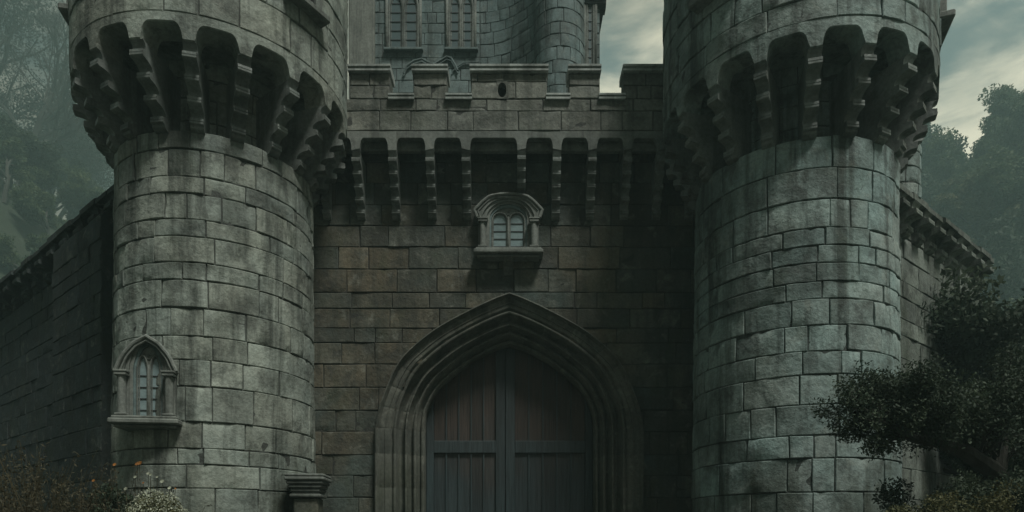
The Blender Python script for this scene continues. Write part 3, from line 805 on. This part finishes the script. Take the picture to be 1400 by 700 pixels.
# ------------------------------------------------------------------ vegetation
def rv(rnd): 
    while True:
        v = Vector((rnd.uniform(-1, 1), rnd.uniform(-1, 1), rnd.uniform(-1, 1)))
        if .05 < v.length < 1: return v
def leaf(mb, p, s, rnd, t0=None, elong=1.7):
    n = rv(rnd).normalized(); a = n.cross(rv(rnd)); a = a.normalized() if a.length > 1e-4 else Vector((1, 0, 0)); b = n.cross(a)
    a *= s*elong*.5; b *= s*.5; t = (rnd.random() if t0 is None else t0, .5, 0)
    i = [mb.vert(q) for q in (p-a, p+b*.8+n*s*.1, p+a, p-b*.8+n*s*.1)]
    mb.face(i, t)
def grow(rnd, start, d, length, rad, depth, segs, tips, spread=.7, grav=0., taper=.62, kids=(2, 4), wander=.25):
    """recursive branching: appends (points, radii) to segs and twig points to tips"""
    pts = [Vector(start)]; rr = [rad]; n = 5; p = Vector(start); d = d.normalized()
    for i in range(n):
        d = (d+rv(rnd)*wander+Vector((0, 0, -grav))).normalized(); p = p+d*length/n; pts.append(p.copy()); rr.append(rad*(1-(1-taper)*(i+1)/n))
    segs.append((pts, rr))
    if depth == 0:
        tips.append((p, d, pts)); return
    for k in range(rnd.randint(*kids)):
        f = rnd.randint(2, n); side = rv(rnd).normalized()
        nd = (d+side*spread*rnd.uniform(.7, 1.3)).normalized()
        grow(rnd, pts[f], nd, length*rnd.uniform(.55, .8), rr[f]*.68, depth-1, segs, tips, spread, grav, taper, kids, wander)
    grow(rnd, pts[-1], d, length*.7, rr[-1]*.9, depth-1, segs, tips, spread, grav, taper, kids, wander)

def leafy_tree(name, label, cat, loc, h, seed, leafm, nleaf, lsize, group=None, depth=3, spread=.8, crown_w=.32, lean=(0, 0)):
    rnd = random.Random(seed); t = thing(name, label, cat, loc, 0, group)
    segs, tips = [], []
    grow(rnd, (0, 0, -.3), Vector((lean[0], lean[1], 1)), h*.42, h*.028, depth, segs, tips, spread, -.04, .7, (2, 3), .22)
    top = max(p.z for p, d, q in tips); k = h*.93/top
    mb = MB()
    for pts, rr in segs: mb.tube([p*k for p in pts], [r*k for r in rr], 5 if rr[0] < .1 else 8, cap=False)
    mb.build('trunk', M['bark'], t, fix=False)
    mb = MB(); per = max(1, nleaf//len(tips))
    for p, d, pts in tips:
        cs = h*.085*rnd.uniform(.7, 1.3); tone = rnd.random()
        for i in range(per):
            c = pts[rnd.randint(2, len(pts)-1)]*k; v = rv(rnd); v.z *= .6
            leaf(mb, c+v*cs, lsize*rnd.uniform(.6, 1.3), rnd, min(1, max(0, tone*.6+rnd.random()*.4)))
    mb.build('crown', leafm, t, fix=False)
    return t
def bare_tree(name, label, cat, loc, h, seed, depth=5, group=None):
    rnd = random.Random(seed); t = thing(name, label, cat, loc, rnd.uniform(0, 6), group); segs, tips = [], []
    grow(rnd, (0, 0, -.5), Vector((0, 0, 1)), h*.33, h*.022, depth, segs, tips, .75, -.02, .68, (2, 3), .24)
    k = h/max(p.z for p, d, q in tips); tr, tw = MB(), MB()
    for pts, rr in segs:
        (tr if rr[0]*k > h*.006 else tw).tube([p*k for p in pts], [max(.012, r*k) for r in rr], 5 if rr[0]*k > .08 else 3, cap=False)
    tr.build('trunk', M['bark'], t, fix=False)
    for p, d, pts in tips:
        for q in pts[2:]:
            for _ in range(4):
                e = q*k+rv(rnd)*h*.035; tw.tube([q*k, (q*k+e)/2+rv(rnd)*.1, e], [.03, .022, .012], 3, cap=False)
    tw.build('crown', M['bark'], t, fix=False); return t
random.seed(9)
# wooded slope to the right: three kinds, copied
protos = []
spots = []
rnd = random.Random(19)
for gy in range(9):
    for gx in range(9):
        y = 100+gy*13+rnd.uniform(-4, 4); px = 1235+gx*24+rnd.uniform(-10, 10); x = X(px, y)
        if x > 58: spots.append((x, y))
rnd.shuffle(spots); spots.sort(key=lambda s: s[1])
kinds = [('broadleaf_tree', 'hazy full-crowned broadleaf tree on the wooded slope beyond the mossy wall', 19, M['leafwood'], .85),
         ('broadleaf_tree', 'dark narrow-crowned tree on the wooded slope beyond the mossy wall', 23, M['leafdark'], .55),
         ('broadleaf_tree', 'olive spreading tree on the wooded slope beyond the mossy wall', 16, M['leafolive'], 1.05)]
for i, (x, y) in enumerate(spots):
    k = rnd.choice((0, 0, 0, 1, 2)) if i > 2 else i
    z = ground_z(x, y)
    if i <= 2:
        nm, lb, h, mt, sp = kinds[k]
        o = leafy_tree(nm, lb, 'tree', (x, y, z), h, 100+i, mt, 20000, .36, 'trees on the wooded slope', 3, sp); protos.append(o)
    else:
        o = copy_tree(protos[k]); o.location = (x, y, z); s = rnd.uniform(.8, 1.35); o.scale = (s, s, s*rnd.uniform(.9, 1.15)); o.rotation_euler = (0, 0, rnd.uniform(0, 6.28))
# left slope
def lp(px, y): x = X(px, y); return (x, y, ground_z(x, y))
leafy_tree('thin_leaved_tree', 'tall thin-leaved tree fading into mist at the upper left', 'tree', lp(-25, 150), 66, 51, M['leafmist'], 40000, .36, None, 4, .9)
leafy_tree('thin_leaved_tree', 'shorter thin-leaved tree in the mist above the dark curtain wall', 'tree', lp(58, 165), 40, 54, M['leafmist'], 20000, .36, None, 4, .8)
bare_tree('bare_tree', 'bare twiggy tree standing in the mist between thin-leaved trees', 'tree', lp(30, 140), 44, 57, 5)
for i, (px, y, h, k) in enumerate(((45, 92, 12, 1), (140, 88, 12, 0), (95, 104, 14, 0), (5, 108, 13, 0), (40, 116, 15, 1), (75, 122, 14, 0), (110, 126, 13, 1), (-8, 122, 14, 1), (22, 132, 15, 0), (58, 136, 13, 0), (92, 138, 14, 1), (128, 112, 12, 0), (30, 98, 10, 0), (62, 110, 11, 0), (15, 118, 12, 0))):
    o = copy_tree(protos[k]); o.location = lp(px, y); s = h/kinds[k][2]; o.scale = (s*1.2, s*1.2, s); o.rotation_euler = (0, 0, i*1.3)
    o['group'] = 'trees on the misty left slope'; o['label'] = ('dim rounded tree on the misty slope above the dark curtain wall', 'dim narrow tree on the misty slope above the dark curtain wall')[k]

# gnarled tree reaching across the right tower
rnd = random.Random(61)
t = thing('gnarled_tree', 'gnarled dark tree reaching one leafy limb across the green-grey tower', 'tree', (9.55, 11.4, 0))
trk, crn = MB(), MB(); segs, tips = [], []
W = lambda px, py, Y: Vector((X(px, Y)-9.3, Y-11.4, Z(py, Y)))
trunk = [Vector((0, 0, -.3)), Vector((-.15, 0, .9)), Vector((-.55, -.1, 1.9)), W(1345, 648, 11.2), W(1300, 618, 11.1), W(1262, 604, 11), W(1230, 600, 10.9), W(1200, 588, 10.8)]
segs.append((trunk, [.26, .2, .17, .15, .13, .10, .075, .05]))
segs.append(([W(1345, 648, 11.2), W(1350, 600, 11.3), W(1362, 560, 11.4)], [.13, .1, .08]))
for px, py, Y in ((1262, 604, 11), (1245, 600, 11), (1230, 600, 10.9), (1212, 592, 10.8), (1200, 588, 10.8), (1285, 610, 11.1)):
    for q in range(4): grow(rnd, W(px, py, Y), Vector((rnd.uniform(-.9, .25), rnd.uniform(-.6, .6), rnd.uniform(.1, 1.0))), .55, .03, 2, segs, tips, .8, .0, .55, (1, 3), .3)
for px, py, Y in ((1345, 648, 11.2), (1350, 600, 11.3), (1362, 560, 11.4), (1320, 630, 11.2)):
    for q in range(4): grow(rnd, W(px, py, Y), Vector((rnd.uniform(-.5, .8), rnd.uniform(-.6, .6), rnd.uniform(.1, 1.0))), .7, .035, 2, segs, tips, .8, .0, .55, (1, 3), .3)
for px, py in ((1205, 606), (1185, 602)):                              # drooping twigs under the limb
    grow(rnd, W(px, py-12, 10.8), Vector((-.6, 0, -.35)), .22, .015, 1, segs, tips, .7, .05, .6, (1, 2), .3)
for pts, rr in segs: trk.tube(pts, rr, 8 if rr[0] > .06 else 4, cap=False)
trk.build('trunk', M['bark'], t, fix=False)
for p, d, pts in tips:
    tone = rnd.random()
    for i in range(115):
        c = pts[rnd.randint(1, len(pts)-1)]; leaf(crn, c+rv(rnd)*.21, rnd.uniform(.022, .048), rnd, tone*.6+rnd.random()*.4)
crn.build('crown', M['leafdark'], t, fix=False)

def shrub(name, label, cat, loc, w, h, seed, mat, n, ls, stems=14, group=None):
    rnd = random.Random(seed); t = thing(name, label, cat, loc, 0, group); st, lf = MB(), MB()
    for k in range(stems):
        a = rnd.uniform(0, 6.28); r = rnd.random()**.5*w*.5; hh = h*rnd.uniform(.55, 1)
        b = Vector((math.cos(a)*r*.3, math.sin(a)*r*.3, -.1)); e = Vector((math.cos(a)*r, math.sin(a)*r, hh)); m_ = (b+e)/2+rv(rnd)*.15*w
        q = [b, (b+m_)/2+rv(rnd)*.03, m_, (m_+e)/2+rv(rnd)*.06, e]; st.tube(q, [.03, .025, .02, .014, .006], 4, cap=False)
        cl = [e, q[3], m_]+[e+rv(rnd)*w*.16 for _ in range(3)]
        tone = rnd.random()
        for i in range(n//stems):
            c = rnd.choice(cl); v = rv(rnd); leaf(lf, c+v*w*.13, ls*rnd.uniform(.5, 1.3), rnd, tone*.6+rnd.random()*.4)
    st.build('stem', M['bark'], t, fix=False); lf.build('foliage', mat, t, fix=False); return t
def sp(px, Y): return (X(px, Y), Y, 0)
# right thicket
leafy_tree('broadleaf_tree', 'dark dense tree covering the far end of the mossy curtain wall', 'tree', (14.6, 17.6, 0), 7.4, 201, M['leafdark'], 42000, .085, None, 3, .9)
leafy_tree('broadleaf_tree', 'tall dark tree at the frame edge behind the gnarled tree', 'tree', (17.0, 20.5, 0), 11.0, 203, M['leafdark'], 42000, .11, None, 3, .8)
leafy_tree('broadleaf_tree', 'low dark bushy tree filling the corner beside the damp tower', 'tree', (10.9, 14.6, 0), 5.2, 204, M['leafdark'], 36000, .07, None, 3, 1.0)
shrub('shrub', 'dark leafy shrub under the gnarled tree against the damp tower base', 'shrub', sp(1285, 12.2), 1.9, 2.6, 211, M['leafdark'], 14000, .045)
shrub('shrub', 'small dark shrub touching the right edge of the damp tower below the leafy limb', 'shrub', sp(1236, 12.0), 1.3, 1.75, 214, M['leafdark'], 11000, .04)
shrub('shrub', 'olive-brown shrub in front of the dark thicket on the right', 'shrub', sp(1305, 9.6), 1.5, 2.15, 212, M['leafolive'], 14000, .03)
shrub('shrub', 'dark shrub at the bottom right corner of the picture', 'shrub', sp(1385, 9.9), 1.7, 2.5, 213, M['leafdark'], 14000, .04)
# left undergrowth
def weed(label, px, Y, w, h, seed, n=150, group='tall dry weeds under the dark wall', orange=0):
    rnd = random.Random(seed); t = thing('tall_weed', label, 'weed', sp(px, Y), 0, group); mb = MB(); lf = MB(); fl = []
    for k in range(n):
        a = rnd.uniform(0, 6.28); r = rnd.random()**.6*w*.5; b = Vector((math.cos(a)*r, math.sin(a)*r, -.05)); hh = h*rnd.uniform(.5, 1.)*(1-.25*r/w)
        ln = rv(rnd)*.28*h; ln.z = 0; e = b+Vector((ln.x, ln.y, hh)); m_ = (b+e)/2-ln*.25
        mb.tube([b, m_, e], [.009, .007, .003], 3, (rnd.random(), .5, 0), cap=False)
        for q in range(46):
            f = rnd.uniform(.3, 1.02); c = b+(e-b)*f+rv(rnd)*.09; leaf(lf, c, rnd.uniform(.012, .032), rnd, elong=2.8)
        fl.append(e)
    mb.build('stem', M['leafdry'], t, fix=False); lf.build('foliage', M['leafdry'], t, fix=False)
    return t, fl, rnd
weed('wide clump of dry brown weeds at the bottom left corner', 15, 9.2, 1.9, 3.1, 301, 190)
weed('clump of dry brown weeds in the middle of the three dry clumps', 70, 10.2, 1.6, 3.1, 302, 170)
weed('thin dry weeds left of the orange flowers', 122, 9.6, 1.2, 2.6, 303, 120)
shrub('shrub', 'low dark shrub between the dry weeds and the white blossom bush', 'shrub', sp(150, 9.8), 1.1, 2.25, 304, M['leafdark'], 9000, .032)
# flowering plant with orange heads
t, fl, rnd = weed('slender wild plant with orange and white flower heads before the grey tower', 186, 9.4, .85, 2.45, 305, 36, None)
t.name = 'flowering_plant'; t['category'] = 'flower'
def bloom(p, s, mat, parent, rnd):
    mb = MB()
    for k in range(7):
        a = 2*math.pi*k/7; d = Vector((math.cos(a), math.sin(a)*.5-.3, math.sin(a)*.8)); n_ = Vector((-math.sin(a), 0, math.cos(a)))*s*.3
        mb.face([mb.vert(q) for q in (p, p+d*s*.6+n_, p+d*s, p+d*s*.6-n_)], (rnd.random(), .5, 0))
    mb.build('flower_head', mat, parent, fix=False)
Yb = 9.3
bx, by = t.location.x, t.location.y
for px, py, c, s in ((188, 634, 'o', .035), (191, 633, 'o', .04), (157, 635, 'o', .03), (203, 647, 'w', .03), (206, 649, 'w', .025), (185, 652, 'w', .025), (222, 658, 'w', .035), (172, 668, 'w', .03), (232, 667, 'w', .03), (240, 668, 'o', .016), (128, 657, 'o', .025), (215, 652, 'w', .02), (196, 660, 'o', .018)):
    p = Vector((X(px, Yb)-bx, Yb-by, Z(py, Yb)))
    bloom(p, s, M['petalorange'] if c == 'o' else M['petalwhite'], t, rnd)
    st = MB(); st.tube([p, p*.9+Vector((0, .03, -.3)), Vector((p.x*.5, 0, .9))], [.004, .005, .007], 3, cap=False); st.build('flower_stem', M['leafdry'], t, fix=False)
# white blossom bush
bu = thing('blossom_bush', 'rounded bush covered in tiny cream white blossom before the grey tower', 'bush', sp(215, 9.0)); rnd = random.Random(71)
lf, bl, st = MB(), MB(), MB(); zc = Z(704, 9.0)
for i in range(9000):
    v = rv(rnd); v = v.normalized()*(v.length**.35) if v.length else v
    r = 1+.16*mnoise.noise(v*2.6)+.06*mnoise.noise(v*7); p = Vector((v.x*.40*r, v.y*.40*r, zc-.15+v.z*.47*r))
    if p.z < .1: continue
    if i % 5 < 3: leaf(bl, p*1.01, rnd.uniform(.012, .026), rnd, elong=1.1)
    else: leaf(lf, p*.985, rnd.uniform(.018, .035), rnd)
for k in range(14):
    a = rnd.uniform(0, 6.28); st.tube([(0, 0, -.1), (math.cos(a)*.12, math.sin(a)*.12, zc*.5), (math.cos(a)*.26, math.sin(a)*.26, zc)], [.02, .015, .006], 4, cap=False)
lf.build('foliage', M['leafolive'], bu, fix=False); bl.build('blossom', M['petalwhite'], bu, fix=False); st.build('stem', M['bark'], bu, fix=False)

# ------------------------------------------------------------------ sky, sun, haze
SKY_OFS = (10.77, 12.47, 12.25)
SUN_AZ, SUN_EL = 36, 60                    # azimuth measured from behind the camera towards the right
sd = Vector((math.sin(R(SUN_AZ))*math.cos(R(SUN_EL)), -math.cos(R(SUN_AZ))*math.cos(R(SUN_EL)), math.sin(R(SUN_EL))))
ld = bpy.data.lights.new('sun', 'SUN'); ld.energy = 2.6; ld.angle = R(13); ld.color = (.98, 1, .93)
lo_ = bpy.data.objects.new('sun', ld); col.objects.link(lo_); lo_.rotation_euler = sd.to_track_quat('Z', 'Y').to_euler(); lo_.location = (20, -20, 30)
wd = bpy.data.worlds.new('World'); scene.world = wd; wd.use_nodes = True; nt = wd.node_tree; nt.nodes.clear(); g = G(nt)
out = g.n('OutputWorld'); bg = g.n('Background'); g.l(bg.outputs[0], out.inputs[0]); bg.inputs[1].default_value = .1
sky = g.n('TexSky', sky_type='NISHITA'); sky.sun_disc = False; sky.sun_elevation = R(SUN_EL); sky.sun_rotation = math.atan2(sd.x, sd.y); sky.dust_density = 4; sky.air_density = 1.5
tc = g.n('TexCoord').outputs['Generated']
sep = g.n('SeparateXYZ'); g.l(tc, sep.inputs[0])
cv = g.stretch(tc, (1.3, 1.3, 4.2)); ofs = g.n('VectorMath', operation='ADD'); g.l(cv, ofs.inputs[0]); ofs.inputs[1].default_value = SKY_OFS; cv = ofs.outputs[0]
n1 = g.noise(cv, 2.1, 9, .6, .5); n2 = g.noise(cv, 5.5, 8, .6, .3)
cl = g.math('ADD', g.math('MULTIPLY', n1, .7), g.math('MULTIPLY', n2, .3))
side = g.ramp(sep.outputs[0], -.5, .15)                                          # brighter cloud deck to the right
low = g.ramp(sep.outputs[2], .68, .55)                                           # thinner, brighter cloud low down
rear = g.ramp(sep.outputs[1], -.1, .5, .16, 1.)                                 # unseen sky overhead and behind the viewer, dimmed to deepen facade shade
br = g.math('MULTIPLY', g.math('ADD', g.math('MULTIPLY', side, .8), .2), g.math('ADD', g.math('MULTIPLY', low, .85), .45))
br = g.math('MULTIPLY', br, rear)
cc = g.mix(g.ramp(cl, .36, .58), (.75, 1.05, 1.05), (6.3, 5.8, 4.3))
cc = g.scale(cc, br)
mix = g.mix(.97, sky.outputs[0], cc)
g.l(mix, bg.inputs[0])

m = bpy.data.materials.new('haze_air'); m.use_nodes = True; nt = m.node_tree; nt.nodes.clear()
o = nt.nodes.new('ShaderNodeOutputMaterial'); v = nt.nodes.new('ShaderNodeVolumePrincipled'); nt.links.new(v.outputs[0], o.inputs['Volume'])
v.inputs['Color'].default_value = (.58, .82, .80, 1); v.inputs['Density'].default_value = .0018; v.inputs['Anisotropy'].default_value = .2
mb = MB(); mb.box(-235, 235, -65, 285, -9, 165, bev=0.001)
hz = mb.build('haze', m); kind(hz, 'stuff')

# ------------------------------------------------------------------ render settings
vs = scene.view_settings; vs.view_transform = 'Standard'; vs.look = 'None'; vs.gamma = 1; vs.use_curve_mapping = False; vs.exposure = .42
scene.cycles.use_denoising = True; scene.cycles.max_bounces = 6; scene.cycles.volume_bounces = 1; scene.cycles.diffuse_bounces = 3
